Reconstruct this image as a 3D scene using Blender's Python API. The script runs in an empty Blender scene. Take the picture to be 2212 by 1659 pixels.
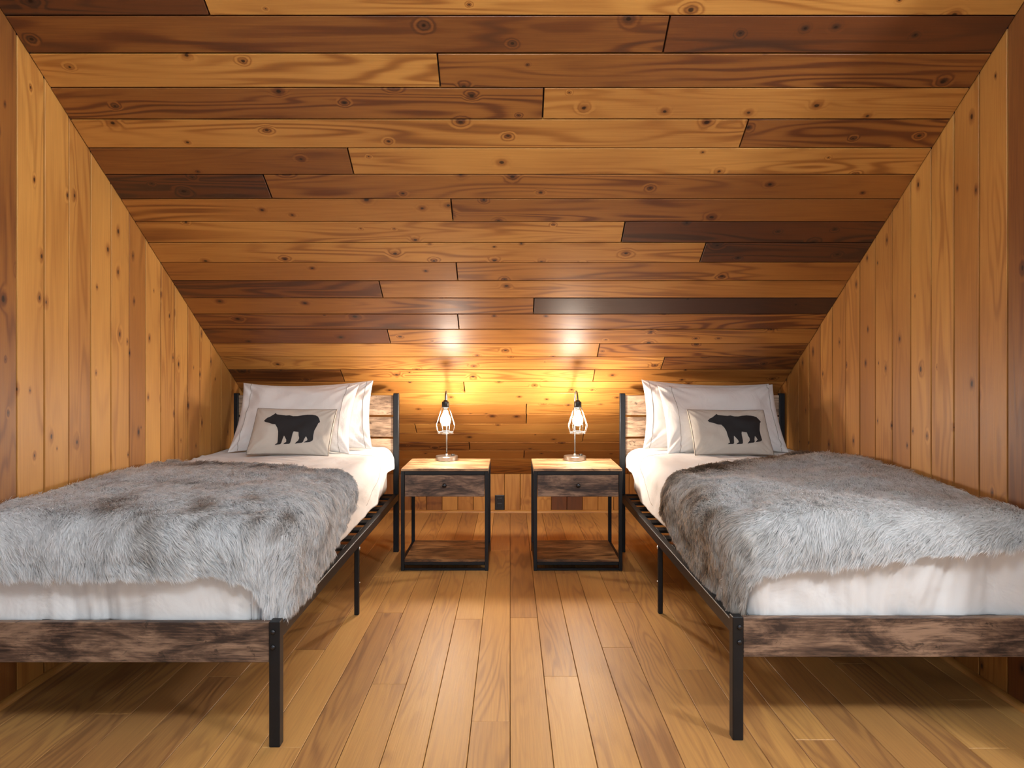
import bpy, bmesh, math, random
import numpy as np
from mathutils import Vector, Matrix
from mathutils.geometry import delaunay_2d_cdt
random.seed(7)
scene = bpy.context.scene
COL = scene.collection

# ------------------------------------------------------------------ camera, light, exposure
W_PX, F_PX = 2212.0, 1430.0
cam_d = bpy.data.cameras.new('camera')
cam_d.sensor_fit = 'HORIZONTAL'; cam_d.sensor_width = 36.0
cam_d.lens = 36.0 * F_PX / W_PX
cam_d.shift_x = (1106 - 1102) / W_PX
cam_d.shift_y = -(829.5 - 796) / W_PX
cam_d.clip_start = 0.05
cam = bpy.data.objects.new('camera', cam_d); COL.objects.link(cam)
cam.location = (0, 0, 1.07); cam.rotation_euler = (math.pi / 2, 0, 0)
scene.camera = cam

BULB_W = 10.5        # radiant watts of each bedside bulb
PENDANT_W = 75.0    # pendant globe in the open room to the right of the camera
CEIL_W = 62.0        # globe under the flat ceiling above the camera
WINDOW_W = 22.0      # daylight through the window behind the camera
scene.view_settings.view_transform = 'Standard'
scene.view_settings.look = 'None'
scene.view_settings.exposure = 0.8
scene.view_settings.gamma = 1.0
scene.view_settings.use_curve_mapping = False

scene.cycles.max_bounces = 7; scene.cycles.diffuse_bounces = 3; scene.cycles.glossy_bounces = 3
scene.cycles.caustics_reflective = False; scene.cycles.caustics_refractive = False
world = bpy.data.worlds.new('sky'); scene.world = world
world.use_nodes = True
world.node_tree.nodes['Background'].inputs[0].default_value = (0.55, 0.70, 1.0, 1)
world.node_tree.nodes['Background'].inputs[1].default_value = 0.6

def area_light(name, loc, rot, sx, sy, watts, col):
    l = bpy.data.lights.new(name, 'AREA'); l.shape = 'RECTANGLE'; l.size = sx; l.size_y = sy
    l.energy = watts; l.color = col
    o = bpy.data.objects.new(name, l); COL.objects.link(o); o.location = loc; o.rotation_euler = rot
    return o
# daylight entering by the window of the wall behind the camera (window opening at y = -3)
area_light('window_daylight', (0, -3.12, 1.6), (math.pi / 2, 0, 0), 2.6, 1.5, WINDOW_W, (0.70, 0.85, 1.0))
# ------------------------------------------------------------------ room measures (metres; y is depth from the camera)
XW = 1.61                    # side walls
YB = 4.92                    # knee wall
Z0 = 0.2856                  # knee wall height
SP, SQ = 0.070635, 0.104174  # rise / run of one ceiling board
BW = math.hypot(SP, SQ)
ANG = math.atan2(SP, SQ)
SLOPE = SP / SQ
def roof_z(y): return Z0 + (YB - y) * SLOPE

# ------------------------------------------------------------------ node helpers
class NT:
    def __init__(self, name):
        self.m = bpy.data.materials.new(name); self.m.use_nodes = True
        self.t = self.m.node_tree; self.n = self.t.nodes; self.l = self.t.links
        self.b = self.n['Principled BSDF']
    def new(self, typ, **kw):
        n = self.n.new(typ)
        for k, v in kw.items(): setattr(n, k, v)
        return n
    def set(self, sock, v):
        if isinstance(v, bpy.types.NodeSocket): self.l.new(v, sock)
        else: sock.default_value = v
    def math(self, op, a, b=0.0, c=None, clamp=False):
        n = self.new('ShaderNodeMath', operation=op, use_clamp=clamp)
        self.set(n.inputs[0], a); self.set(n.inputs[1], b)
        if c is not None: self.set(n.inputs[2], c)
        return n.outputs[0]
    def vmath(self, op, a, b):
        n = self.new('ShaderNodeVectorMath', operation=op)
        self.set(n.inputs[0], a); self.set(n.inputs[1], b)
        return n.outputs[0]
    def noise(self, v, scale, detail=2.0, rough=0.5, dist=0.0):
        n = self.new('ShaderNodeTexNoise')
        self.set(n.inputs['Vector'], v); n.inputs['Scale'].default_value = scale
        n.inputs['Detail'].default_value = detail; n.inputs['Roughness'].default_value = rough
        n.inputs['Distortion'].default_value = dist
        return n.outputs['Fac']
    def smooth(self, x, a, b, lo=0.0, hi=1.0):
        n = self.new('ShaderNodeMapRange', interpolation_type='SMOOTHSTEP')
        self.set(n.inputs[0], x)
        n.inputs[1].default_value = a; n.inputs[2].default_value = b
        n.inputs[3].default_value = lo; n.inputs[4].default_value = hi
        return n.outputs[0]
    def mix(self, fac, a, b, blend='MIX'):
        n = self.new('ShaderNodeMix', data_type='RGBA', blend_type=blend)
        self.set(n.inputs[0], fac); self.set(n.inputs[6], a); self.set(n.inputs[7], b)
        return n.outputs[2]
    def ramp(self, fac, stops):
        n = self.new('ShaderNodeValToRGB'); e = n.color_ramp.elements
        while len(e) < len(stops): e.new(0.5)
        for el, (p, c) in zip(e, stops): el.position = p; el.color = (*c, 1)
        self.set(n.inputs[0], fac); return n.outputs[0]
    def bump(self, h, strength, dist=0.01):
        n = self.new('ShaderNodeBump'); n.inputs['Strength'].default_value = strength
        n.inputs['Distance'].default_value = dist; self.set(n.inputs['Height'], h)
        self.l.new(n.outputs[0], self.b.inputs['Normal'])
    def objvec(self, jitter=True):
        tc = self.new('ShaderNodeTexCoord').outputs['Object']
        if not jitter: return tc
        r = self.new('ShaderNodeObjectInfo').outputs['Random']
        c = self.new('ShaderNodeCombineXYZ')
        self.set(c.inputs[0], self.math('MULTIPLY', r, 57.0)); self.set(c.inputs[1], self.math('MULTIPLY', r, 23.0))
        self.set(c.inputs[2], self.math('MULTIPLY', r, 91.0))
        return self.vmath('ADD', tc, c.outputs[0])
    def attr(self, name):
        return self.new('ShaderNodeAttribute', attribute_type='OBJECT', attribute_name=name).outputs['Fac']

def wood(name, stops, ring=46.0, ring_dark=0.35, knots=True, knot_scale=(4.6, 6.0, 0.0), rough=0.36, fine=0.18,
         nscale=(0.9, 8.0, 8.0), coat=0.15, knot_rate=0.30):
    t = NT(name); v = t.objvec(); tone = t.attr('tone')
    n0 = t.noise(t.vmath('MULTIPLY', v, nscale), 1.0, 2.0, 0.45, 0.3)
    if knots:
        vv = t.new('ShaderNodeTexVoronoi', voronoi_dimensions='2D', feature='F1')
        t.set(vv.inputs['Vector'], t.vmath('MULTIPLY', v, knot_scale)); vv.inputs['Scale'].default_value = 1.0
        wob = t.noise(t.vmath('MULTIPLY', v, (40, 40, 40)), 1.0, 2.0, 0.6)
        dv = t.math('ADD', vv.outputs['Distance'], t.math('MULTIPLY', t.math('SUBTRACT', wob, 0.5), 0.05))
        sep = t.new('ShaderNodeSeparateColor'); t.l.new(vv.outputs['Color'], sep.inputs[0])
        has = t.math('GREATER_THAN', sep.outputs[0], knot_rate)
        rad = t.math('MULTIPLY_ADD', sep.outputs[1], 0.036, 0.014)
        q = t.math('DIVIDE', dv, rad)
        core = t.math('MULTIPLY', t.smooth(q, 0.55, 1.15, 1.0, 0.0), has)
        halo = t.math('MULTIPLY', t.smooth(q, 0.6, 3.6, 1.0, 0.0), has)
        warp = t.math('MULTIPLY', t.smooth(q, 0.0, 5.5, 0.13, 0.0), has)
        n = t.math('ADD', n0, warp)
    else:
        n = n0
    s = t.math('SINE', t.math('MULTIPLY', n, ring))
    s = t.math('POWER', t.math('MULTIPLY_ADD', s, 0.5, 0.5), 2.2)
    ringmask = t.smooth(t.noise(t.vmath('MULTIPLY', v, (0.8, 5, 5)), 1.0, 1.0), 0.40, 0.62, 0.12, 1.0)
    s = t.math('MULTIPLY', s, ringmask)
    f = t.noise(t.vmath('MULTIPLY', v, (5.0, 190.0, 60.0)), 1.0, 3.0, 0.65)
    big = t.noise(t.vmath('MULTIPLY', v, (1.1, 3.0, 3.0)), 1.0, 2.0)
    k = t.math('ADD', tone, t.math('MULTIPLY', t.math('SUBTRACT', f, 0.5), fine))
    k = t.math('ADD', k, t.math('MULTIPLY', t.math('SUBTRACT', big, 0.5), 0.32))
    k = t.math('SUBTRACT', k, t.math('MULTIPLY', s, ring_dark))
    if knots: k = t.math('SUBTRACT', k, t.math('MULTIPLY', halo, 0.24))
    col = t.ramp(k, stops)
    if knots:
        col = t.mix(t.math('MULTIPLY', core, 0.88), col, (0.016, 0.007, 0.004, 1))
    t.l.new(col, t.b.inputs['Base Color'])
    t.set(t.b.inputs['Roughness'], t.math('MULTIPLY_ADD', f, 0.16, rough - 0.08))
    t.b.inputs['Coat Weight'].default_value = coat; t.b.inputs['Coat Roughness'].default_value = 0.25
    t.b.inputs['Specular IOR Level'].default_value = 0.42
    t.bump(f, 0.22, 0.0016)
    return t.m

CEDAR = [(0.0, (0.060, 0.026, 0.014)), (0.28, (0.155, 0.050, 0.015)), (0.55, (0.38, 0.152, 0.033)),
         (0.80, (0.65, 0.32, 0.078)), (1.0, (0.80, 0.48, 0.16))]
OAK = [(0.0, (0.10, 0.045, 0.018)), (0.35, (0.33, 0.155, 0.055)), (0.65, (0.58, 0.305, 0.092)), (1.0, (0.80, 0.51, 0.20))]
M_CEIL = wood('cedar_boards', CEDAR, ring=95, ring_dark=0.24, nscale=(0.6, 6.5, 6.5), rough=0.42, coat=0.0)
M_WALL = wood('pine_wall_boards', CEDAR, ring=60, ring_dark=0.13, rough=0.46, coat=0.0, knot_scale=(4.2, 8.0, 0), knot_rate=0.30)
M_FLOOR = wood('oak_floor_planks', OAK, ring=70, ring_dark=0.17, knots=False, rough=0.46, fine=0.30, nscale=(1.0, 9.0, 9.0), coat=0.0)

def rustic(name, light, mid, dark, rough=0.5):
    t = NT(name); v = t.objvec()
    a = t.noise(t.vmath('MULTIPLY', v, (5, 16, 16)), 1.0, 6.0, 0.68, 0.6)
    b = t.noise(t.vmath('MULTIPLY', v, (14, 240, 240)), 1.0, 3.0, 0.6)
    c = t.noise(t.vmath('MULTIPLY', v, (13, 24, 24)), 1.0, 4.0, 0.7, 1.0)
    k = t.math('ADD', t.math('MULTIPLY', a, 0.75), t.math('MULTIPLY', b, 0.30))
    col = t.ramp(k, [(0.44, dark), (0.525, mid), (0.63, light)])
    blot = t.smooth(c, 0.60, 0.70)
    col = t.mix(t.math('MULTIPLY', blot, 0.75), col, (*[x * 0.35 for x in dark], 1))
    t.l.new(col, t.b.inputs['Base Color'])
    t.b.inputs['Roughness'].default_value = rough
    t.bump(k, 0.25, 0.001)
    return t.m
M_RUST = rustic('rustic_brown_board', (0.32, 0.20, 0.13), (0.13, 0.076, 0.050), (0.036, 0.021, 0.016))
M_RUST_LIT_TOP = rustic('rustic_lit_top', (0.52, 0.33, 0.175), (0.34, 0.195, 0.095), (0.16, 0.085, 0.042), 0.42)  # rustic board again, with the bright light on the tabletops put into its colour

def plain(name, col, rough=0.5, metal=0.0, bump=None, spec=0.5):
    t = NT(name); v = t.objvec(False)
    n = t.noise(v, 60.0, 3.0)
    c = t.mix(t.math('MULTIPLY', n, 0.35), (*col, 1), (*[x * 0.78 for x in col], 1))
    t.l.new(c, t.b.inputs['Base Color'])
    t.b.inputs['Roughness'].default_value = rough; t.b.inputs['Metallic'].default_value = metal
    t.b.inputs['Specular IOR Level'].default_value = spec
    if bump: t.bump(t.noise(v, bump[0], 2.0), bump[1], 0.002)
    return t.m
M_BLACK = plain('black_powder_coat', (0.008, 0.009, 0.011), 0.42, 0.0, (500, 0.15), 0.35)
M_BOLT = plain('black_bolt_steel', (0.05, 0.05, 0.055), 0.25, 0.8)
M_ZINC = plain('zinc_bolt', (0.75, 0.74, 0.72), 0.3, 0.9)
M_STEEL = plain('brushed_gunmetal', (0.34, 0.33, 0.31), 0.32, 0.95)
M_STEM = plain('dark_steel_stem', (0.16, 0.155, 0.15), 0.38, 0.9)
M_SOCKET = plain('dark_lamp_socket', (0.05, 0.047, 0.045), 0.35, 0.7)
M_WIRE = plain('lamp_cage_wire', (0.30, 0.28, 0.26), 0.3, 0.9)
M_PLATE = plain('black_outlet_plastic', (0.012, 0.012, 0.013), 0.35)
M_BACK = plain('dark_wood_backing', (0.03, 0.014, 0.008), 0.8)
M_PLASTER = plain('off_white_plaster', (0.62, 0.62, 0.60), 0.9)
M_TAG = plain('white_label', (0.78, 0.76, 0.72), 0.7)
M_MATT = plain('mattress_fabric', (0.55, 0.50, 0.46), 0.85, 0, (300, 0.2), 0.2)

def cloth(name, col, wrinkle=0.25, scale=9.0):
    t = NT(name); v = t.objvec(False)
    w = t.noise(t.vmath('MULTIPLY', v, (1.0, 0.6, 1.0)), scale, 3.0, 0.55, 0.8)
    weave = t.noise(v, 700.0, 1.0)
    c = t.mix(t.math('MULTIPLY', weave, 0.12), (*col, 1), (*[x * 0.8 for x in col], 1))
    t.l.new(c, t.b.inputs['Base Color'])
    t.b.inputs['Roughness'].default_value = 0.85; t.b.inputs['Specular IOR Level'].default_value = 0.2
    t.b.inputs['Sheen Weight'].default_value = 0.15
    t.bump(t.math('ADD', w, t.math('MULTIPLY', weave, 0.03)), wrinkle, 0.03)
    return t.m
M_SHEET = cloth('white_cotton_sheet', (0.80, 0.785, 0.77), 0.22, 8.0)
M_CASE = cloth('white_pillowcase', (0.80, 0.765, 0.735), 0.28, 9.0)
M_LINEN = cloth('cream_linen', (0.60, 0.545, 0.47), 0.12, 14.0)
M_SEAM = plain('seam_thread', (0.30, 0.26, 0.22), 0.8)
M_PIPING = plain('tan_piping', (0.23, 0.18, 0.14), 0.8)
M_BEAR = plain('black_print', (0.014, 0.014, 0.016), 0.75)
M_BULB = NT('lit_bulb')
def _bulb():
    t = M_BULB; area = 4 * math.pi * 0.029 ** 2
    t.b.inputs['Base Color'].default_value = (0.9, 0.9, 0.9, 1)
    t.b.inputs['Emission Color'].default_value = (1.0, 0.88, 0.74, 1)
    t.b.inputs['Emission Strength'].default_value = BULB_W / (area * math.pi)
    return t.m
M_BULB = _bulb()
def globe_mat(name, watts, r, col):
    t = NT(name); t.b.inputs['Emission Color'].default_value = (*col, 1)
    t.b.inputs['Emission Strength'].default_value = watts / (math.pi * 4 * math.pi * r * r); return t.m

def fur_mat(name, tint):
    t = NT(name)
    a = t.new('ShaderNodeAttribute', attribute_name='fur').outputs['Color']
    t.l.new(a, t.b.inputs['Base Color'])
    t.b.inputs['Roughness'].default_value = 0.6; t.b.inputs['Specular IOR Level'].default_value = 0.25
    out = t.n['Material Output']
    tr = t.new('ShaderNodeBsdfTranslucent'); t.l.new(a, tr.inputs['Color'])
    mx = t.new('ShaderNodeMixShader'); mx.inputs[0].default_value = 0.6
    t.l.new(t.b.outputs[0], mx.inputs[1]); t.l.new(tr.outputs[0], mx.inputs[2]); t.l.new(mx.outputs[0], out.inputs[0])
    return t.m
M_FUR = fur_mat('faux_fur', 1.0)

# ------------------------------------------------------------------ mesh helpers
def link(name, me, mat, parent=None, mw=None):
    o = bpy.data.objects.new(name, me); COL.objects.link(o)
    if mat is not None and not me.materials: me.materials.append(mat)
    if parent is not None: o.parent = parent
    if mw is not None: o.matrix_local = mw
    return o
def from_bm(bm, name, mat, parent=None, mw=None, smooth=False):
    bmesh.ops.recalc_face_normals(bm, faces=bm.faces)
    me = bpy.data.meshes.new(name); bm.to_mesh(me); bm.free()
    if smooth: me.shade_smooth()
    return link(name, me, mat, parent, mw)
def hexa(bm, co):     # 8 corners: bottom ring, top ring
    v = [bm.verts.new(c) for c in co]
    for f in ((0, 3, 2, 1), (4, 5, 6, 7), (0, 1, 5, 4), (1, 2, 6, 5), (2, 3, 7, 6), (3, 0, 4, 7)):
        bm.faces.new([v[i] for i in f])
    return v
def box_bm(x0, x1, y0, y1, z0, z1, bevel=0.0, seg=1, bm=None):
    b = bmesh.new()
    hexa(b, [(x0, y0, z0), (x1, y0, z0), (x1, y1, z0), (x0, y1, z0), (x0, y0, z1), (x1, y0, z1), (x1, y1, z1), (x0, y1, z1)])
    if bevel: bmesh.ops.bevel(b, geom=b.edges[:], offset=bevel, segments=seg, affect='EDGES', profile=0.5)
    if bm is None: return b
    me = bpy.data.meshes.new('t'); b.to_mesh(me); b.free(); bm.from_mesh(me); bpy.data.meshes.remove(me)
    return bm
def box(name, dims, mat, parent=None, bevel=0.002, seg=1, grain=None, tone=None):
    """box given in parent space; origin at its centre; grain = axis along which local x runs"""
    x0, x1, y0, y1, z0, z1 = dims
    c = Vector(((x0 + x1) / 2, (y0 + y1) / 2, (z0 + z1) / 2)); sx, sy, sz = x1 - x0, y1 - y0, z1 - z0
    R = Matrix.Identity(4)
    if grain == 'y': R = Matrix.Rotation(math.pi / 2, 4, 'Z'); sx, sy = sy, sx
    if grain == 'z': R = Matrix.Rotation(-math.pi / 2, 4, 'Y'); sx, sz = sz, sx
    b = box_bm(-sx / 2, sx / 2, -sy / 2, sy / 2, -sz / 2, sz / 2, min(bevel, 0.45 * min(sx, sy, sz)), seg)
    o = from_bm(b, name, mat, parent, Matrix.Translation(c) @ R)
    if tone is not None: o['tone'] = tone
    return o
def tube_bm(bm, pts, rad, n=8, caps=True):
    pts = [Vector(p) for p in pts]; rings = []
    rads = rad if isinstance(rad, (list, tuple)) else [rad] * len(pts)
    up = None
    for i, p in enumerate(pts):
        d = (pts[min(i + 1, len(pts) - 1)] - pts[max(i - 1, 0)]).normalized()
        if up is None:
            up = Vector((0, 0, 1)) if abs(d.z) < 0.9 else Vector((1, 0, 0))
        a = d.cross(up).normalized(); b = a.cross(d).normalized(); up = b
        rings.append([bm.verts.new(p + (a * math.cos(k * 2 * math.pi / n) + b * math.sin(k * 2 * math.pi / n)) * rads[i]) for k in range(n)])
    for r0, r1 in zip(rings, rings[1:]):
        for k in range(n): bm.faces.new((r0[k], r0[(k + 1) % n], r1[(k + 1) % n], r1[k]))
    if caps:
        bm.faces.new(rings[0][::-1]); bm.faces.new(rings[-1])
def ring_bm(bm, c, r, rad, n=24, m=6):
    c = Vector(c); vs = []
    for i in range(n):
        a = 2 * math.pi * i / n; e = Vector((math.cos(a), math.sin(a), 0))
        vs.append([bm.verts.new(c + e * (r + rad * math.cos(2 * math.pi * k / m)) + Vector((0, 0, rad * math.sin(2 * math.pi * k / m)))) for k in range(m)])
    for i in range(n):
        for k in range(m):
            bm.faces.new((vs[i][k], vs[(i + 1) % n][k], vs[(i + 1) % n][(k + 1) % m], vs[i][(k + 1) % m]))
def lathe_bm(bm, prof, n=24, c=(0, 0, 0)):
    c = Vector(c); rings = []
    for r, z in prof:
        rings.append([bm.verts.new(c + Vector((max(r, 1e-4) * math.cos(2 * math.pi * k / n), max(r, 1e-4) * math.sin(2 * math.pi * k / n), z))) for k in range(n)])
    for a, b in zip(rings, rings[1:]):
        for k in range(n): bm.faces.new((a[k], a[(k + 1) % n], b[(k + 1) % n], b[k]))
    bm.faces.new(rings[0][::-1]); bm.faces.new(rings[-1])
def empty(name, loc):
    o = bpy.data.objects.new(name, None); COL.objects.link(o); o.location = loc
    o.empty_display_size = 0.1; return o
def tag(o, label=None, cat=None, group=None, kind=None):
    if label: o['label'] = label
    if cat: o['category'] = cat
    if group: o['group'] = group
    if kind: o['kind'] = kind
    return o
def copy_tree(o, parent=None):
    c = o.copy(); COL.objects.link(c); c.parent = parent
    for ch in list(o.children): copy_tree(ch, c)
    return c

# numpy value noise (2-D), values about -1..1
def vnoise(x, y, seed=0):
    rs = np.random.RandomState(seed); tab = rs.rand(64, 64) * 2 - 1
    xi = np.floor(x).astype(int); yi = np.floor(y).astype(int); fx = x - xi; fy = y - yi
    fx = fx * fx * (3 - 2 * fx); fy = fy * fy * (3 - 2 * fy)
    g = lambda i, j: tab[i % 64, j % 64]
    return (g(xi, yi) * (1 - fx) + g(xi + 1, yi) * fx) * (1 - fy) + (g(xi, yi + 1) * (1 - fx) + g(xi + 1, yi + 1) * fx) * fy
def grid_mesh(name, P, mat, parent=None, flip=False, mw=None):
    """P: (nu, nv, 3) array"""
    nu, nv = P.shape[:2]
    i = np.arange(nu - 1)[:, None] * nv + np.arange(nv - 1)[None, :]
    f = np.stack([i, i + 1, i + nv + 1, i + nv], -1).reshape(-1, 4)
    if flip: f = f[:, ::-1]
    me = bpy.data.meshes.new(name); me.from_pydata(P.reshape(-1, 3).tolist(), [], f.tolist())
    me.shade_smooth(); me.update()
    return link(name, me, mat, parent, mw)

# ------------------------------------------------------------------ structure: floor
GAP = 0.0016
floor = box('floor', (-3.3, 3.3, -3.1, YB + 0.05, -0.06, -0.022), M_BACK, None, 0.0)
tag(floor, 'honey oak plank floor running away from the camera', kind='structure')
FW = 0.1175
fj = {-5: [2.899], -2: [2.826], 0: [2.843], -4: [2.245], 1: [2.302], -1: [2.009, 3.9], 3: [2.54], 4: [3.028], 5: [2.352],
      -7: [2.52], -6: [1.869, 3.4], -3: [3.857], 7: [1.908], 11: [1.865], 2: [3.45], 6: [3.3], -8: [2.9], -9: [2.3], -10: [3.1],
      -11: [2.05], -12: [2.6], -13: [3.3], -14: [2.4], 8: [2.75], 9: [3.4], 10: [2.4], 12: [2.137], 13: [3.0]}
ftone = {0: [.62, .46], 1: [.70, .52], 2: [.60, .52], 3: [.50, .62], -1: [.58, .64, .5], -2: [.60, .68], -3: [.66, .52], -4: [.56, .55],
         -5: [.48, .6], -6: [.6, .62, .56], -7: [.64, .5], 4: [.56, .55], 5: [.50, .60], 6: [.62, .5], 7: [.55, .62], 8: [.42, .5], 9: [.52, .45]}
for c in range(-14, 14):
    x0, x1 = c * FW, (c + 1) * FW
    x0 = max(x0, -XW); x1 = min(x1, XW)
    if x1 - x0 < 0.02: continue
    ys = [1.2] + sorted(fj.get(c, [2.6])) + [YB]
    for k, (a, b) in enumerate(zip(ys, ys[1:])):
        tn = ftone[c][min(k, len(ftone[c]) - 1)] if c in ftone else random.uniform(0.42, 0.66)
        o = box('floor_plank', (x0 + GAP / 2, x1 - GAP / 2, a + GAP / 2, b - GAP / 2, -0.022, 0.0), M_FLOOR, floor, 0.0014, 1, 'y', tn)
        o.location.z -= 0.0
# floor of the open room behind the alcove
for c in range(-28, 28):
    a, b = c * FW, (c + 1) * FW
    o = box('floor_plank', (a + GAP / 2, b - GAP / 2, -3.0, 1.2 if abs(a + .05) < XW else 1.4, -0.022, 0.0), M_FLOOR, floor, 0.0014, 1, 'y', random.uniform(.45, .65))
for c in floor.children: c.matrix_parent_inverse = floor.matrix_basis.inverted()

# ------------------------------------------------------------------ structure: sloped ceiling of cedar boards
def slope_matrix(n0):
    """local x = room x, local y = up the slope, local z = into the room"""
    ux = Vector((1, 0, 0)); uy = Vector((0, -math.cos(ANG), math.sin(ANG))); uz = ux.cross(uy)
    m = Matrix((ux, uy, uz)).transposed().to_4x4()
    m.translation = Vector((0, YB - n0 * SQ, Z0 + n0 * SP)); return m
ceiling = bpy.data.objects.new('ceiling', None)
bmc = box_bm(-XW - .04, XW + .04, -0.01, BW * 37, -0.07, -0.02)
sgn = 1.0 if slope_matrix(0).col[2].to_3d().dot(Vector((0, -1, -1))) > 0 else -1.0
if sgn < 0:
    bmesh.ops.scale(bmc, vec=(1, 1, -1), verts=bmc.verts)
ceiling = from_bm(bmc, 'ceiling', M_BACK, None, slope_matrix(0))
tag(ceiling, 'sloped attic ceiling of knotty cedar boards', kind='structure')
rows = {27: ([-0.956], [.16, .72]), 26: ([0.51], [.36, .24]), 25: ([-0.244], [.72, .42]), 24: ([0.118], [.45, .68]), 23: ([0.873], [.66, .48]),
        22: ([-0.621], [.38, .70]), 21: ([-0.982], [.18, .50]), 20: ([-0.245], [.58, .46]), 19: ([0.493], [.66, .18]), 18: ([0.871], [.66, .12]),
        17: ([-0.249], [.54, .58]), 16: ([-0.625], [.34, .60]), 15: ([0.118], [.48, .03]), 14: ([-0.267], [.38, .46]), 13: ([-0.644], [.30, .58]),
        12: ([0.483], [.66, .50]), 11: ([0.859], [.68, .36]), 10: ([-0.969, 0.484], [.36, .66, .58]), 9: ([-0.272], [.60, .68]), 8: ([0.86], [.68, .6]),  # dark left piece of the two-joint row: shadow put into the board tone
        7: ([0.101], [.62, .7]), 6: ([0.104], [.50, .62]), 5: ([-0.62], [.62, .64]), 4: ([0.49], [.58, .6]), 3: ([-0.28], [.42, .48]), 2: ([0.098], [.56, .48]),
        1: ([-0.98], [.6, .58]), 0: ([0.87], [.54, .6])}
for n in range(0, 37):
    js, tones = rows.get(n, ([random.choice([-.98, -.25, .11, .49])], [random.uniform(.3, .7), random.uniform(.3, .7)]))
    xs = [-XW] + js + [XW]
    for k, (a, b) in enumerate(zip(xs, xs[1:])):
        g = 0.0056
        hb = box_bm(-(b - a - g) / 2, (b - a - g) / 2, -(BW - g) / 2, (BW - g) / 2, -0.009, 0.009, 0.0009)
        m = Matrix.Translation(Vector(((a + b) / 2, (n + .5) * BW, sgn * -0.009 + random.uniform(-.0012, .0004) * sgn)))
        o = from_bm(hb, 'ceiling_plank', M_CEIL, ceiling, m)
        o['tone'] = tones[k]

# ------------------------------------------------------------------ structure: side walls of vertical boards
def side_wall(name, s, label, y_lines, tones):
    back = bmesh.new()
    ya, yb = 1.45, YB + 0.05
    xo, xi = s * (XW + 0.05), s * (XW + 0.02)
    hexa(back, [(xi, ya, -0.05), (xo, ya, -0.05), (xo, yb, -0.05), (xi, yb, -0.05),
                (xi, ya, roof_z(ya)), (xo, ya, roof_z(ya)), (xo, yb, roof_z(yb)), (xi, yb, roof_z(yb))])
    w = from_bm(back, name, M_BACK); tag(w, label, kind='structure')
    for k, (a, b) in enumerate(zip(y_lines, y_lines[1:])):
        a2, b2 = a + .0036, b - .0036
        bm = bmesh.new(); h0 = roof_z(b2) + .008; h1 = roof_z(a2) + .008
        # local x runs up the board, local y across it, local z into the room
        L = h1
        A = (a2 + b2) / 2
        hexa(bm, [(0, a2 - A, 0), (L, a2 - A, 0), (h0, b2 - A, 0), (0, b2 - A, 0), (0, a2 - A, .02), (L, a2 - A, .02), (h0, b2 - A, .02), (0, b2 - A, .02)])
        bmesh.ops.bevel(bm, geom=bm.edges[:], offset=0.0009, segments=1, affect='EDGES')
        m = Matrix(((0, 0, -s, s * (XW + .02) + random.uniform(-.0008, .0008)), (0, 1, 0, A), (1, 0, 0, 0.0), (0, 0, 0, 1)))
        o = from_bm(bm, 'wall_board', M_WALL, w, m)
        o['tone'] = tones[k % len(tones)]
    return w
def lines(first, pitch, lo, hi):
    r = [first]
    while r[0] - pitch > lo: r.insert(0, r[0] - pitch)
    while r[-1] + pitch < hi: r.append(r[-1] + pitch)
    return [lo] + r + [hi] if r[0] - lo > .03 else r + [hi]
yl = lines(2.161, 0.1272, 1.45, YB)
i0 = min(range(len(yl)), key=lambda i: abs(yl[i] - 2.161))
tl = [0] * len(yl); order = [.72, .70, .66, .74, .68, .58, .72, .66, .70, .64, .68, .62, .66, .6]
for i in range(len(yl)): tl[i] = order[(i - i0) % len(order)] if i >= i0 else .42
side_wall('wall_left', -1, 'knotty pine board wall beside the left bed', yl, tl)
yr = lines(2.144, 0.1292, 1.45, YB)
i0 = min(range(len(yr)), key=lambda i: abs(yr[i] - 2.144))
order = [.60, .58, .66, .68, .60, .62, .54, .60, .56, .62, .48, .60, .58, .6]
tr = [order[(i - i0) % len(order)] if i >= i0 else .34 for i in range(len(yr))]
side_wall('wall_right', 1, 'knotty pine board wall beside the right bed', yr, tr)

# ------------------------------------------------------------------ structure: low knee wall behind the nightstands
kw = box('wall_back', (-XW, XW, YB + .02, YB + .05, -.02, Z0 + .01), M_BACK, None, 0.0)
tag(kw, 'low knee wall of short vertical boards behind the nightstands', kind='structure')
kx = [-XW] + [x for x in (-.158 + .116 * k for k in range(-14, 18)) if -XW + .03 < x < XW - .03] + [XW]
kdark = {-5: .25, -3: .52, 3: .22, 4: .24, -4: .62}
for a, b in zip(kx, kx[1:]):
    idx = round((a + .158) / .116)
    px0 = {-.622: .30, -.506: .62, -.390: .58}
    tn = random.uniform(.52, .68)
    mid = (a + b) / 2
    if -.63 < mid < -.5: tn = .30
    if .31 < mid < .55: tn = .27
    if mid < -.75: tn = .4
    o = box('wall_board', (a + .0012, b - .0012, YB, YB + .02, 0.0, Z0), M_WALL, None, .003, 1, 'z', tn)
    o.parent = kw; o.matrix_parent_inverse = kw.matrix_basis.inverted()
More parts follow.
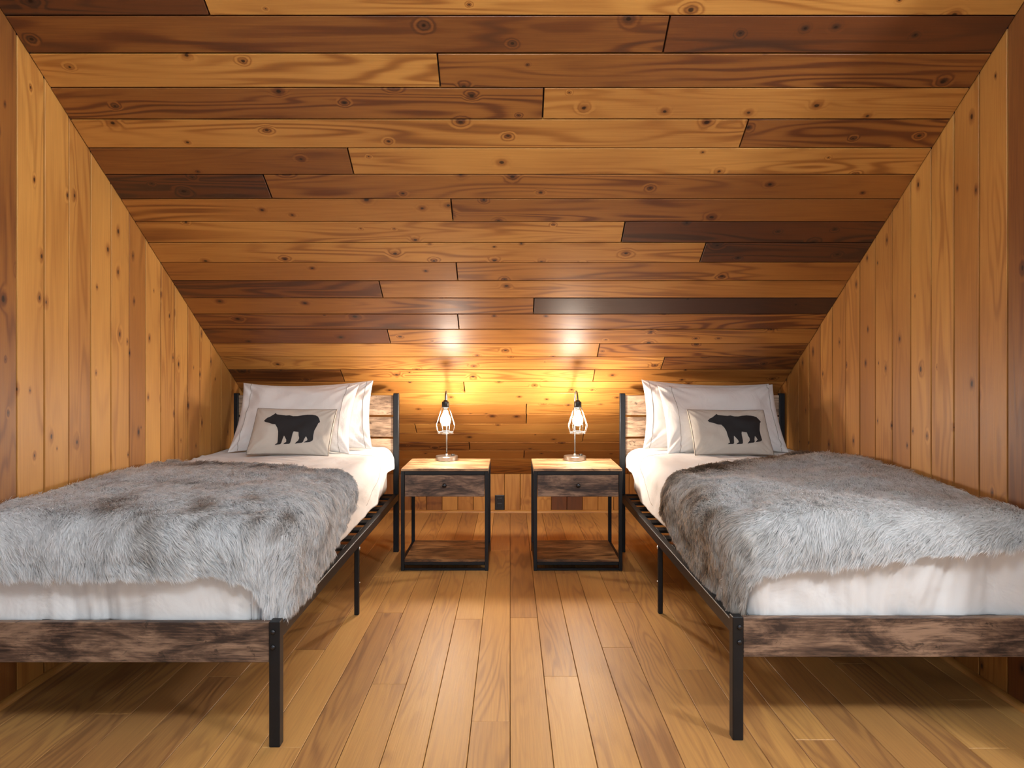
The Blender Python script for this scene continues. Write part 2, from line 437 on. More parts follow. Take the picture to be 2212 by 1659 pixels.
# quarter-round trim along the walls
def trim(name, pts, label):
    (x0, y0), (x1, y1) = pts
    d = Vector((x1 - x0, y1 - y0, 0)); L = d.length; d.normalize()
    n = Vector((-d.y, d.x, 0))
    bm = bmesh.new(); prof = [(0, 0)] + [(.019 * math.cos(a), .019 * math.sin(a)) for a in [k * math.pi / 12 for k in range(7)]]
    r0 = [bm.verts.new((0, p, q)) for p, q in prof]; r1 = [bm.verts.new((L, p, q)) for p, q in prof]
    k = len(prof)
    for i in range(k): bm.faces.new((r0[i], r0[(i + 1) % k], r1[(i + 1) % k], r1[i]))
    bm.faces.new(r0); bm.faces.new(r1[::-1])
    m = Matrix((d, n, Vector((0, 0, 1)))).transposed().to_4x4(); m.translation = Vector((x0, y0, 0))
    o = from_bm(bm, name, M_WALL, None, m); o['tone'] = .66
    tag(o, label, kind='structure')
trim('trim_1', ((XW - .02, YB), (-XW + .02, YB)), 'quarter-round strip at the foot of the knee wall')
trim('trim_2', ((-XW, YB - .02), (-XW, 1.45)), 'quarter-round strip along the left wall')
trim('trim_3', ((XW, 1.45), (XW, YB - .02)), 'quarter-round strip along the right wall')

# ------------------------------------------------------------------ structure: the rest of the room, out of the picture
HC = 2.9; YC = YB - (HC - Z0) / SLOPE
def slab(name, dims, label):
    o = box(name, dims, M_PLASTER, None, 0.0); tag(o, label, kind='structure'); return o
slab('ceiling_flat', (-3.2, 3.2, -3.0, YC + .1, HC, HC + .05), 'flat plaster ceiling of the open room')
bmw = bmesh.new()
for s in (-1, 1):
    xa, xb = sorted((s * (XW + .05), s * 3.2))
    o = slab('wall_return_%s' % ('left' if s < 0 else 'right'), (xa, xb, 1.45, 1.5, 0, HC), 'plaster wall beside the bed alcove')
    slab('wall_side_%s' % ('left' if s < 0 else 'right'), (s * 3.2 if s > 0 else -3.25, 3.25 if s > 0 else -3.2, -3.0, 1.5, 0, HC), 'plaster side wall of the open room')
bmw.free()
wf = bmesh.new()
for d in ((-3.2, -1.3, 0, HC), (1.3, 3.2, 0, HC), (-1.3, 1.3, 0, .85), (-1.3, 1.3, 2.35, HC)):
    box_bm(d[0], d[1], -3.05, -3.0, d[2], d[3], 0, 1, wf)
o = from_bm(wf, 'wall_front', M_PLASTER); tag(o, 'plaster wall with a window behind the camera', kind='structure')
wn = bmesh.new()
for d in ((-1.3, 1.3, .85, .9), (-1.3, 1.3, 2.3, 2.35), (-1.3, -1.25, .9, 2.3), (1.25, 1.3, .9, 2.3), (-.03, .03, .9, 2.3)):
    box_bm(d[0], d[1], -3.05, -2.98, d[2], d[3], .004, 1, wn)
o = from_bm(wn, 'window_1', M_WALL); o['tone'] = .6; tag(o, 'wooden window frame behind the camera', kind='structure')
def globe(r, z, n=16):
    b = bmesh.new(); lathe_bm(b, [(r * math.sin(math.pi * k / n), z - r * math.cos(math.pi * k / n)) for k in range(n + 1)], 24); return b
pd = empty('pendant_lamp', (2.3, .3, 2.2)); tag(pd, 'pendant lamp hanging in the open room outside the picture', 'lamp')
b = bmesh.new(); tube_bm(b, [(0, 0, .18), (0, 0, .70)], .004); from_bm(b, 'cord', M_BLACK, pd, None, True)
b = bmesh.new(); lathe_bm(b, [(.02, .18), (.03, .17), (.035, .13), (.03, .125)], 20); from_bm(b, 'holder', M_BLACK, pd, None, True)
from_bm(globe(.11, .015), 'globe', globe_mat('pendant_globe', PENDANT_W, .11, (.97, .97, 1.0)), pd, None, True)

cf = empty('ceiling_lamp', (-.1, .15, HC)); tag(cf, 'round lamp under the flat ceiling outside the picture', 'lamp')
b = bmesh.new(); lathe_bm(b, [(.0, 0), (.09, 0), (.09, -.02), (.03, -.03), (.02, -.09), (.0, -.09)], 24); from_bm(b, 'ceiling_rose', M_BLACK, cf, None, True)
from_bm(globe(.17, -.26), 'globe', globe_mat('ceiling_globe', CEIL_W, .17, (.82, .92, 1.0)), cf, None, True)
# ------------------------------------------------------------------ beds
def bed(xin, s, yf, label):
    """xin: aisle side x; s: direction towards the wall; yf: front face of the footboard"""
    root = empty('platform_bed', (xin, yf, 0)); tag(root, label, 'bed')
    X = lambda u: s * u           # u = distance from the aisle edge towards the wall
    BWd, YH = 0.965 - (0.005 if s > 0 else 0), 3.885 - yf
    def bx(name, u0, u1, y0, y1, z0, z1, mat, bev=.002, grain=None, par=root, seg=1):
        a, b_ = sorted((X(u0), X(u1)))
        return box(name, (a, b_, y0, y1, z0, z1), mat, par, bev, seg, grain)
    P = .031
    for u0 in (0, BWd - P):
        lg = bx('leg', u0, u0 + P, 0, P, 0, .355, M_BLACK, .002)
        for z in (.326, .283):
            bb = bmesh.new(); lathe_bm(bb, [(.0, -.001), (.0075, 0), (.0075, .002), (.005, .0045), (.0, .005)], 14)
            from_bm(bb, 'bolt', M_BOLT, lg, Matrix.Translation(Vector((0.004 * s, -P / 2, z - .1775))) @ Matrix.Rotation(math.pi / 2, 4, 'X'), True)
        bx('headboard_post', u0, u0 + P, YH - P, YH, 0, .925, M_BLACK, .002)
    bx('footboard', P + .0005, BWd - P - .0005, .004, .024, .238, .352, M_RUST, .002, None)
    bx('footboard_rail', P, BWd - P, .0245, .045, .30, .335, M_BLACK, .002)
    for k, z in enumerate((.545, .672, .799)):
        bx('headboard_board', P + .0005, BWd - P - .0005, YH - .024, YH - .006, z, z + .115, M_RUST_LIT_TOP if False else M_RUST_LIGHT, .002)
    bx('headboard_bar', P, BWd - P, YH - .027, YH - .004, .30, .335, M_BLACK, .002)
    for u0 in (0.002, BWd - P + .0):
        bx('side_rail', u0, u0 + .028, P, YH - P, .300, .340, M_BLACK, .002)
    bx('centre_beam', BWd / 2 - .015, BWd / 2 + .015, .045, YH - .03, .285, .325, M_BLACK, .002)
    yy = YH - .075
    while yy > .08:
        bx('slat', .03, BWd - .031, yy - .065, yy, .325, .337, M_BLACK, .002); yy -= .150
    for u0 in (.006, BWd - .026, BWd / 2 - .01):
        lg = bx('support_leg', u0, u0 + .02, YH / 2 - .01, YH / 2 + .01, 0, .30, M_BLACK, .003)
        if u0 < .1:
            for z, r in ((.138, .008), (-.01, .0035)):
                bb = bmesh.new(); lathe_bm(bb, [(.0, -.001), (r, 0), (r, .002), (r * .6, .004), (.0, .0045)], 12)
                from_bm(bb, 'bolt', M_ZINC, lg, Matrix.Translation(Vector((-s * .0105, 0, z))) @ Matrix.Rotation(-s * math.pi / 2, 4, 'Y'), True)
    return root
M_RUST_LIGHT = rustic('rustic_pale_board', (0.60, 0.42, 0.28), (0.40, 0.265, 0.17), (0.17, 0.105, 0.065))
bed_l = bed(-.650, -1, 1.868, 'black metal bed frame with wooden footboard, on the left under the white bedding')
bed_r = bed(.640, 1, 1.903, 'black metal bed frame with wooden footboard, on the right under the white bedding')
# small care label peeping out below the right footboard
bb = bmesh.new(); v = [bb.verts.new(p) for p in ((-.018, 0, .014), (.018, 0, .014), (0.004, 0, -.008), (-.018, .0008, .014), (.018, .0008, .014), (.004, .0008, -.008))]
bb.faces.new(v[:3]); bb.faces.new(v[3:][::-1])
for i in range(3): bb.faces.new((v[i], v[(i + 1) % 3], v[3 + (i + 1) % 3], v[3 + i]))
from_bm(bb, 'label', M_TAG, bed_r, Matrix.Translation(Vector((1.775 * 0 + .262, .027, .24))))

# draped surface over a mattress
class Drape:
    def __init__(self, x_aisle, s, yf, yb, top, r=.075, taper=.05):
        self.xa, self.s, self.yf, self.yb, self.top, self.r, self.taper = x_aisle, s, yf, yb, top, r, taper
    def __call__(self, a, y, off=0.0):
        """a = cloth distance from the aisle edge line towards the wall (negative hangs down), y = cloth depth"""
        r = self.r
        ea = np.maximum(r - a, 0.0); ey = np.maximum((self.yf + r) - y, 0.0)
        m = np.hypot(ea, ey) + 1e-9
        ang = np.minimum(m / r, np.pi / 2)
        hor = r * np.sin(ang); ver = r * (1 - np.cos(ang)) + np.maximum(m - r * np.pi / 2, 0)
        hor = hor - self.taper * np.maximum(m - r * np.pi / 2, 0)
        da, dy = ea / m, ey / m
        A = np.where(ea > 0, r - hor * da, a); Y = np.where(ey > 0, self.yf + r - hor * dy, y)
        Z = self.top - ver
        na, ny, nz = -np.sin(ang) * da, -np.sin(ang) * dy, np.cos(ang)
        A = A + na * off; Y = Y + ny * off; Z = Z + nz * off
        return np.stack([self.xa + self.s * A, Y, Z], -1), np.stack([self.s * na, ny, nz], -1)

def mattress(dr, label):
    x0, x1 = dr.xa + dr.s * .035, dr.s * 1.59
    a, b_ = sorted((x0, x1))
    o = box('mattress', (a, b_, dr.yf + .06, dr.yb, .3385, dr.top - .012), M_MATT, None, .05, 4)
    o.data.shade_smooth(); tag(o, label, 'mattress'); return o

def sheet(dr, name, label, seed):
    wid = 1.595 - abs(dr.xa)
    na, ny = 150, 260
    t = np.linspace(0, 1, na)[:, None]; y = np.linspace(dr.yf - .26, dr.yb, ny)[None, :]
    # hanging length on the aisle side: short near the headboard
    hang = .195 - .115 * np.clip((y - 3.42) / .22, 0, 1) ** 1.0
    a = -hang + t * (wid + hang) + 0 * y
    yy = y + 0 * a
    # length beyond the front edge keeps the corner tucked
    ex = np.maximum(dr.r - a, 0)
    lim = .325
    m = np.hypot(ex, np.maximum(dr.yf + dr.r - yy, 0)) + 1e-9
    k = np.minimum(1, lim / m)
    a2 = np.where(ex > 0, dr.r - ex * k, a); yy2 = np.where(dr.yf + dr.r - yy > 0, dr.yf + dr.r - (dr.yf + dr.r - yy) * k, yy)
    P, N = dr(a2, yy2)
    # soft wrinkles and folds
    side = np.clip((dr.r - a2) / .12, 0, 1); front = np.clip((dr.yf + dr.r - yy2) / .1, 0, 1)
    w = .008 * vnoise(a2 * 6, yy2 * 5, seed) + .004 * vnoise(a2 * 16 + yy2 * 5, yy2 * 9, seed + 1)
    w += .006 * front * (np.sin(a2 * 48 + 3 * vnoise(a2 * 7, yy2 * 3, seed + 2)) ** 3) * np.clip(vnoise(a2 * 4, a2 * 0, seed + 5) + .6, 0, 1)
    w += .004 * side * vnoise(yy2 * 14, a2 * 3, seed + 3)
    w += .012 * np.exp(-((a2 - wid * .5) / .3) ** 2) * (1 - side) * (1 - front)
    ridge = np.exp(-(((yy2 - 3.24) - .35 * (a2 - .4)) / .018) ** 2) + np.exp(-(((yy2 - 3.18) - .30 * (a2 - .4)) / .014) ** 2)
    w += .006 * ridge * np.clip((a2 - .3) / .2, 0, 1)
    w *= np.clip((t * (wid)) / .0 if False else 1.0, 0, 1)
    P = P + N * w[..., None]
    P[..., 2] = np.maximum(P[..., 2], .3425)
    if dr.s > 0: flip = False
    else: flip = True
    o = grid_mesh(name, P, M_SHEET, None, flip)
    sm = o.modifiers.new('thickness', 'SOLIDIFY'); sm.thickness = .004; sm.offset = -1
    tag(o, label, 'bedding')
    # stitched hem of the folded-back sheet
    tt = np.linspace(0, 1, 90)
    ah = -.15 + tt * (wid * .62 + .15); yh = 3.42 + .10 * np.clip(tt / .35, 0, 1) - .30 * np.clip((.22 - tt) / .22, 0, 1) ** 1.5
    iu = np.clip(np.round((ah + .195) / (wid + .195) * (na - 1)).astype(int), 0, na - 1)
    Ph, Nh = dr(ah, yh)
    wv = .008 * vnoise(ah * 6, yh * 5, seed) + .004 * vnoise(ah * 16 + yh * 5, yh * 9, seed + 1) + .012 * np.exp(-((ah - wid * .5) / .3) ** 2) * (1 - np.clip((dr.r - ah) / .12, 0, 1))
    wv += .004 * np.clip((dr.r - ah) / .12, 0, 1) * vnoise(yh * 14, ah * 3, seed + 3)
    pts = Ph + Nh * (wv[:, None] + .0035)
    bm = bmesh.new(); tube_bm(bm, [tuple(p) for p in pts], .0018, 6)
    h = from_bm(bm, 'hem_seam', M_SEAM, o, None, True)
    return o

dl = Drape(-.672, -1, 1.900, 3.845, .606); drr = Drape(.676, 1, 1.934, 3.845, .606)
mattress(dl, 'beige-grey mattress of the left bed'); mattress(drr, 'beige-grey mattress of the right bed, side showing near the nightstand')
sheet(dl, 'bed_sheet', 'white bedding tucked over the left mattress, below the grey-and-brown fur throw', 3)
sheet(drr, 'bed_sheet', 'white bedding over the right mattress, below the fur throw with the tan border', 11)

# ------------------------------------------------------------------ fur throws
def polyline(pts, n):
    p = np.array(pts, float)
    # centripetal-ish smoothing through Catmull-Rom
    out = []
    q = np.vstack([2 * p[0] - p[1], p, 2 * p[-1] - p[-2]])
    segs = len(p) - 1
    ts = np.linspace(0, segs - 1e-6, n)
    for t in ts:
        i = int(t); u = t - i
        a, b, c, d = q[i], q[i + 1], q[i + 2], q[i + 3]
        out.append(.5 * ((2 * b) + (c - a) * u + (2 * a - 5 * b + 4 * c - d) * u * u + (3 * b - a - 3 * c + d) * u ** 3))
    return np.array(out)
def throw(dr, label, back, front, aisle, wall, seed, kind, lump):
    n = 160
    B, F, A, Wl = polyline(back, n), polyline(front, n), polyline(aisle, n), polyline(wall, n)   # back/front run aisle->wall, aisle/wall run back->front
    u = np.linspace(0, 1, n)[:, None, None]; v = np.linspace(0, 1, n)[None, :, None]
    S = (1 - v) * B[:, None, :] + v * F[:, None, :] + (1 - u) * A[None, :, :] + u * Wl[None, :, :] \
        - ((1 - u) * (1 - v) * B[0] + u * (1 - v) * B[-1] + (1 - u) * v * F[0] + u * v * F[-1])
    a, y = S[..., 0], S[..., 1]
    P, N = dr(a, y, .014)
    side = np.clip((dr.r - a) / .1, 0, 1)
    h = .013 * vnoise(a * 5, y * 4, seed) + .007 * vnoise(a * 11, y * 9, seed + 1) + .012
    h = h + lump(a, y)
    h = np.maximum(h, -.004)
    P = P + N * h[..., None]
    P[..., 0] = np.clip(P[..., 0], -1.585, 1.585)
    # normals of the finished surface
    du = np.gradient(P, axis=0); dv = np.gradient(P, axis=1)
    NN = np.cross(du, dv); NN /= np.linalg.norm(NN, axis=-1, keepdims=True) + 1e-9
    sg = np.sign((NN * N).sum(-1).mean()); NN *= sg
    o = grid_mesh('fur_throw', P, M_FUR, None, sg < 0)
    tag(o, label, 'blanket')
    # colour of the pelt, shared by backing and hair
    def colour(a, y, uu, vv):
        n1 = vnoise(a * 10 + y * 5 + 1.5 * vnoise(a * 5, y * 5, seed + 8), y * 4.5, seed + 4); n2 = vnoise(a * 34 + y * 16, y * 13, seed + 5)
        if kind == 'grey':
            dark = np.clip(.50 * n1 + .35 * n2 - .20, 0, 1)
            dark += .75 * np.exp(-((vv - .07) / .07) ** 2) * np.clip((uu - .25) * 3, 0, 1) * (.6 + .5 * n2)
            dark += .10 * np.clip((.30 - vv) / .3, 0, 1) * np.clip((uu - .2) * 2, 0, 1)
            brown = np.zeros_like(a)
            for cu, cv, ru, rv in ((.30, .80, .035, .09), (.40, .86, .05, .06), (.52, .66, .03, .07), (.62, .80, .04, .10), (.80, .80, .03, .10), (.70, .90, .03, .06), (.16, .50, .03, .10)):
                brown += .8 * np.exp(-(((uu - cu + .25 * (vv - cv)) / ru) ** 2 + ((vv - cv) / rv) ** 2))
            d = np.clip(dark, 0, 1); br = np.clip(brown * (.75 + .4 * n2), 0, 1)
            base = np.array([.975, .975, .975]); dk = np.array([.30, .285, .275]); bw = np.array([.36, .29, .235])
        else:
            edge = np.exp(-((uu - .0) / .24) ** 2) * .75 + 1.0 * np.exp(-(vv / .17) ** 2)
            edge += .6 * np.exp(-(((uu - .30) / .05) ** 2 + ((vv - .62) / .22) ** 2))
            edge += .35 * np.exp(-((uu - 1) / .12) ** 2)
            d = np.clip(edge * (.72 + .35 * n1 + .3 * n2) + .22 * np.clip(n1 - .25, 0, 1), 0, 1)
            br = np.clip(.9 * np.exp(-((vv - .06) / .05) ** 2) * (.5 + .6 * n1), 0, 1) + .8 * np.exp(-(((uu - .11) / .03) ** 2 + ((vv - .42) / .12) ** 2))
            base = np.array([.975, .98, .975]); dk = np.array([.44, .345, .25]); bw = np.array([.28, .22, .165])
            br = np.clip(br, 0, 1)
        c = base * (1 - d[..., None]) + dk * d[..., None]
        return c * (1 - br[..., None]) + bw * br[..., None]
    uu, vv = np.meshgrid(np.linspace(0, 1, n), np.linspace(0, 1, n), indexing='ij')
    cb = colour(a, y, uu, vv) * .92
    ca = o.data.color_attributes.new('fur', 'FLOAT_COLOR', 'POINT')
    ca.data.foreach_set('color', np.concatenate([cb, np.ones((n, n, 1))], -1).astype(np.float32).ravel())
    # hair strands: tapered blades, 3 segments
    K = 150000
    rs = np.random.RandomState(seed + 50)
    ru, rv = rs.rand(K), rs.rand(K)
    eb = K // 14                                   # denser rim
    ru[:eb] = rs.rand(eb); rv[:eb] = 1 - rs.rand(eb) ** 2 * .03
    ru[eb:2 * eb] = rs.rand(eb) ** 2 * .03
    rv[2 * eb:3 * eb] = rs.rand(eb) ** 2 * .03
    fu, fv = ru * (n - 1), rv * (n - 1)
    i, j = np.minimum(fu.astype(int), n - 2), np.minimum(fv.astype(int), n - 2); x_, y_ = (fu - i)[:, None], (fv - j)[:, None]
    def samp(G): return (G[i, j] * (1 - x_) + G[i + 1, j] * x_) * (1 - y_) + (G[i, j + 1] * (1 - x_) + G[i + 1, j + 1] * x_) * y_
    p0, nn = samp(P), samp(NN); Tu, Tv = samp(du), samp(dv)
    Tu /= np.linalg.norm(Tu, axis=1, keepdims=True) + 1e-9; Tv /= np.linalg.norm(Tv, axis=1, keepdims=True) + 1e-9
    nn /= np.linalg.norm(nn, axis=1, keepdims=True) + 1e-9
    sa, sy = samp(a[..., None])[:, 0], samp(y[..., None])[:, 0]
    # combing direction: mostly forward / to the aisle, swirling in patches, tips gathered in clumps
    th = .9 * vnoise(sa * 3.5, sy * 3.5, seed + 20) + .35 * vnoise(sa * 11, sy * 11, seed + 21)
    cl1 = vnoise(sa * 48, sy * 48, seed + 22); cl2 = vnoise(sa * 48, sy * 48, seed + 23)
    comb = (-.55 * np.cos(th) - .5 * np.sin(th))[:, None] * Tu + (.62 * np.cos(th) - .4 * np.sin(th))[:, None] * Tv
    comb += .30 * cl1[:, None] * Tu + .30 * cl2[:, None] * Tv + rs.normal(0, .10, (K, 3))
    L = (.026 + .016 * rs.rand(K))[:, None] * (1 + .25 * cl1[:, None])
    lift = (.16 + .18 * rs.rand(K))[:, None]
    drop = np.array([0, 0, -1.0])
    p0 = p0 - nn * .002
    d1 = comb * .8 + nn * (lift + .35); d1 /= np.linalg.norm(d1, axis=1, keepdims=True)
    d2 = comb * 1.0 + nn * (lift * .7) + drop * .05; d2 /= np.linalg.norm(d2, axis=1, keepdims=True)
    d3 = comb * 1.1 + nn * .12 + drop * .12; d3 /= np.linalg.norm(d3, axis=1, keepdims=True)
    p1 = p0 + d1 * L * .36; p2 = p1 + d2 * L * .34; p3 = p2 + d3 * L * .30
    p1[:, 0] = np.clip(p1[:, 0], -1.6, 1.6); p2[:, 0] = np.clip(p2[:, 0], -1.6, 1.6); p3[:, 0] = np.clip(p3[:, 0], -1.602, 1.602)
    sd = np.cross(d2, nn + rs.normal(0, .35, (K, 3))); sd /= np.linalg.norm(sd, axis=1, keepdims=True) + 1e-9
    wd = (.0009 + .0005 * rs.rand(K))[:, None]
    V = np.stack([p0 - sd * wd, p0 + sd * wd, p1 - sd * wd * .9, p1 + sd * wd * .9, p2 - sd * wd * .6, p2 + sd * wd * .6, p3], 1).astype(np.float32)
    base = (np.arange(K) * 7)[:, None]
    quads = np.concatenate([base + [0, 1, 3, 2], base + [2, 3, 5, 4]], 1).reshape(-1, 4)
    tris = base + [4, 5, 6]
    me = bpy.data.meshes.new('fur')
    me.vertices.add(K * 7); me.vertices.foreach_set('co', V.ravel())
    li = np.concatenate([quads.ravel(), tris.ravel()]).astype(np.int32)
    me.loops.add(len(li)); me.loops.foreach_set('vertex_index', li)
    ls = np.concatenate([np.arange(2 * K) * 4, 8 * K + np.arange(K) * 3]).astype(np.int32)
    me.polygons.add(3 * K); me.polygons.foreach_set('loop_start', ls)
    me.polygons.foreach_set('use_smooth', np.ones(3 * K, bool))
    me.update(calc_edges=True)
    nv_ = nn * 1.0 + np.array([0, -.45, .55]) * .7 + rs.normal(0, .28, (K, 3)); nv_ /= np.linalg.norm(nv_, axis=1, keepdims=True)
    me.normals_split_custom_set_from_vertices(np.repeat(nv_, 7, axis=0).astype(np.float32))
    hc = colour(sa, sy, ru, rv) * (1 + .16 * rs.normal(0, 1, K)[:, None] + .16 * vnoise(sa * 60 + sy * 25, sy * 30, seed + 40)[:, None])
    fade = np.array([.80, .80, .92, .92, 1.02, 1.02, 1.05])[None, :, None]
    C = np.clip(hc[:, None, :] * fade, .01, .97)
    C = np.concatenate([C, np.ones((K, 7, 1))], -1).astype(np.float32)
    ca = me.color_attributes.new('fur', 'FLOAT_COLOR', 'POINT'); ca.data.foreach_set('color', C.ravel())
    f = link('fur', me, M_FUR, o); tag(f, kind='stuff')
    return o
g = lambda a, y, ca, cy, ra, ry: np.exp(-(((a - ca) / ra) ** 2 + ((y - cy) / ry) ** 2))
throw(dl, 'light grey faux fur throw with brown flecks draped on the left bed',
      [(-.07, 2.76), (.07, 2.84), (.28, 2.92), (.60, 3.00), (.915, 3.06)],
      [(-.19, 1.73), (.02, 1.775), (.16, 1.815), (.45, 1.815), (.915, 1.81)],
      [(-.07, 2.76), (-.125, 2.50), (-.175, 2.28), (-.215, 2.05), (-.19, 1.73)],
      [(.915, 3.06), (.915, 2.6), (.915, 2.2), (.915, 1.81)], 31, 'grey',
      lambda a, y: .018 * g(a, y, .85, 2.5, .25, .6) + .012 * g(a, y, .45, 2.3, .3, .4))
throw(drr, 'white faux fur throw with tan border draped on the right bed',
      [(-.10, 2.80), (.06, 2.83), (.28, 3.0), (.68, 3.25), (.91, 3.34)],
      [(-.17, 1.79), (.03, 1.845), (.14, 1.862), (.42, 1.888), (.91, 1.92)],
      [(-.10, 2.80), (-.16, 2.62), (-.215, 2.45), (-.225, 2.10), (-.17, 1.79)],
      [(.91, 3.34), (.91, 2.9), (.91, 2.4), (.91, 1.92)], 77, 'tan',
      lambda a, y: .035 * g(a, y, .80, 2.75, .28, .5) - .022 * g(a, y, .05 + .30 * (y - 2.0), 2.2, .05, .25) + .015 * g(a, y, .4, 2.2, .3, .3))

# ------------------------------------------------------------------ pillows
def pillow_surf(u, v, Wd, Ht, T, sag, seed, side=1, wr=1.0):
    x = Wd / 2 * u * (1 - sag * .6 * (1 - v ** 2)); y = Ht / 2 * v * (1 - sag * (1 - u ** 2))
    e = np.clip((1 - np.abs(u) ** 3.2), 0, 1) ** .55 * np.clip((1 - np.abs(v) ** 3.2), 0, 1) ** .55
    z = T / 2 * e
    edge = np.clip(1 - np.maximum(np.abs(u), np.abs(v)), 0, 1)
    corner = np.abs(u * v) ** 1.5
    w = wr * .014 * vnoise(u * 3.5 + 7, v * 3, seed) * (edge > 0) * np.clip(edge * 6, 0, 1)
    ang = np.arctan2(np.abs(v) - 1.25, np.abs(u) - 1.15)
    w += wr * .011 * corner * np.sin(ang * 26 + seed) * np.clip(edge * 8, 0, 1)
    w -= wr * .010 * np.exp(-((v - .25 * u) / .14) ** 2) * .35 * np.clip(edge * 3, 0, 1)
    return x, y, side * z + (w if side > 0 else -w * .6)
def pillow(name, label, cat, loc, Wd, Ht, T, lean, yaw, roll, mat, seed, sag=.06, wr=1.0, hem=None, bear=None):
    nu, nv = 56, 40
    # denser near the rim
    uu = np.sin(np.linspace(-np.pi / 2, np.pi / 2, nu)); vv = np.sin(np.linspace(-np.pi / 2, np.pi / 2, nv))
    U, V = np.meshgrid(uu, vv, indexing='ij')
    x1, y1, z1 = pillow_surf(U, V, Wd, Ht, T, sag, seed, 1, wr); x2, y2, z2 = pillow_surf(U, V, Wd, Ht, T, sag, seed + 3, -1, wr)
    F = np.stack([x1, y1, z1], -1); Bk = np.stack([x2, y2, z2], -1)
    n = nu * nv
    idx = np.arange(n).reshape(nu, nv)
    f1 = np.stack([idx[:-1, :-1], idx[1:, :-1], idx[1:, 1:], idx[:-1, 1:]], -1).reshape(-1, 4)
    f2 = f1[:, ::-1] + n
    bm = bmesh.new()
    me = bpy.data.meshes.new(name)
    me.from_pydata(np.concatenate([F.reshape(-1, 3), Bk.reshape(-1, 3)]).tolist(), [], np.concatenate([f1, f2]).tolist())
    bm.from_mesh(me); bmesh.ops.remove_doubles(bm, verts=bm.verts, dist=.0006); bm.to_mesh(me); bm.free()
    me.shade_smooth()
    mw = Matrix.Translation(Vector(loc)) @ Matrix.Rotation(yaw, 4, 'Z') @ Matrix.Rotation(math.pi / 2 - lean, 4, 'X') @ Matrix.Rotation(roll, 4, 'Z') @ Matrix.Translation(Vector((0, Ht / 2, 0)))
    o = link(name, me, mat, None, mw)
    tag(o, label, cat)
    def curve(us, vs, rad, m, nm, off=.001):
        x, y, z = pillow_surf(np.array(us), np.array(vs), Wd, Ht, T, sag, seed, 1, wr)
        b = bmesh.new(); tube_bm(b, list(zip(x, y, z + off)), rad, 6, False); return from_bm(b, nm, m, o, None, True)
    for h in (hem or []):
        curve([h] * 60, np.sin(np.linspace(-np.pi / 2, np.pi / 2, 60)) * .995, .0013, M_SEAM, 'hem_seam')
    if bear:
        k = 40; t = np.sin(np.linspace(-np.pi / 2, np.pi / 2, k)) * .99
        one = np.full(k, .99)
        curve(np.concatenate([t, one, t[::-1], -one]), np.concatenate([-one, t, one, t[::-1]]), .0019, M_PIPING, 'piping', 0)
        bu, bv, bs = bear      # centre (u,v) and width of the printed bear
        out = [(95, 420), (190, 350), (270, 320), (400, 240), (425, 205), (480, 250), (640, 265), (780, 275), (880, 258), (1000, 285), (1150, 280), (1300, 250), (1440, 230), (1600, 228), (1700, 240), (1780, 275), (1840, 340), (1885, 430), (1840, 470), (1815, 560), (1775, 690), (1770, 820), (1785, 930), (1780, 970), (1700, 1015), (1640, 1030), (1530, 1048), (1560, 1015), (1620, 970), (1600, 920), (1555, 865), (1515, 960), (1505, 1030), (1470, 1060), (1350, 1075), (1255, 1092), (1300, 1045), (1350, 1000), (1365, 930), (1330, 860), (1310, 765), (1150, 745), (1130, 800), (1125, 1000), (1110, 1080), (1080, 1098), (900, 1105), (930, 1075), (985, 1050), (975, 990), (900, 900), (865, 865), (845, 960), (830, 1070), (800, 1100), (610, 1112), (650, 1080), (690, 1065), (690, 1000), (660, 850), (640, 740), (590, 640), (510, 550), (400, 540), (280, 500), (180, 475), (130, 465)]
        pts = [Vector(((x - 990) / 1790, -(y_ - 655) / 1790 * 1.2)) for x, y_ in out]
        n0 = len(pts); ed = [(i, (i + 1) % n0) for i in range(n0)]
        gridp = [Vector((gx, gy)) for gx in np.arange(-.5, .51, .028) for gy in np.arange(-.32, .32, .028)]
        r = delaunay_2d_cdt(pts + gridp, ed, [list(range(n0))], 1, 1e-6)
        vs, fs = r[0], r[2]
        U_ = np.array([bu + p.x * bs / (Wd / 2) for p in vs]); V_ = np.array([bv + p.y * bs / (Ht / 2) for p in vs])
        x, y, z = pillow_surf(U_, V_, Wd, Ht, T, sag, seed, 1, wr)
        mb = bpy.data.meshes.new('bear_print')
        mb.from_pydata(list(zip(x.tolist(), y.tolist(), (z + .0014).tolist())), [], [list(f) for f in fs]); mb.shade_smooth()
        bo = link('bear_print', mb, M_BEAR, o); tag(bo, 'black silhouette of a walking bear')
    return o
R = math.radians
pillow('pillow', 'white pillow standing at the back of the left bed against the headboard', 'pillow', (-1.105, 3.655, .612), .68, .40, .11, R(19), R(2), R(2.2), M_CASE, 5, .10, 1.0, [.90])
pillow('pillow', 'white pillow directly behind the bear cushion on the left bed', 'pillow', (-1.185, 3.535, .617), .66, .415, .115, R(27), R(-2), R(-.5), M_CASE, 9, .12, 1.0, [-.84, .84])
pillow('bear_pillow', 'small cream bear cushion on the left bed', 'cushion', (-1.148, 3.405, .622), .435, .268, .085, R(30), R(-3), R(-.8), M_LINEN, 14, .04, .5, None, (.0, .0, .305))
pillow('pillow', 'white pillow standing at the back of the right bed against the headboard', 'pillow', (1.095, 3.655, .612), .72, .405, .11, R(19), R(-2), R(-2.0), M_CASE, 21, .11, 1.0, [-.9])
pillow('pillow', 'white pillow directly behind the bear cushion on the right bed', 'pillow', (1.165, 3.535, .617), .66, .405, .115, R(27), R(3), R(.5), M_CASE, 25, .085, 1.0, [-.80, .88])
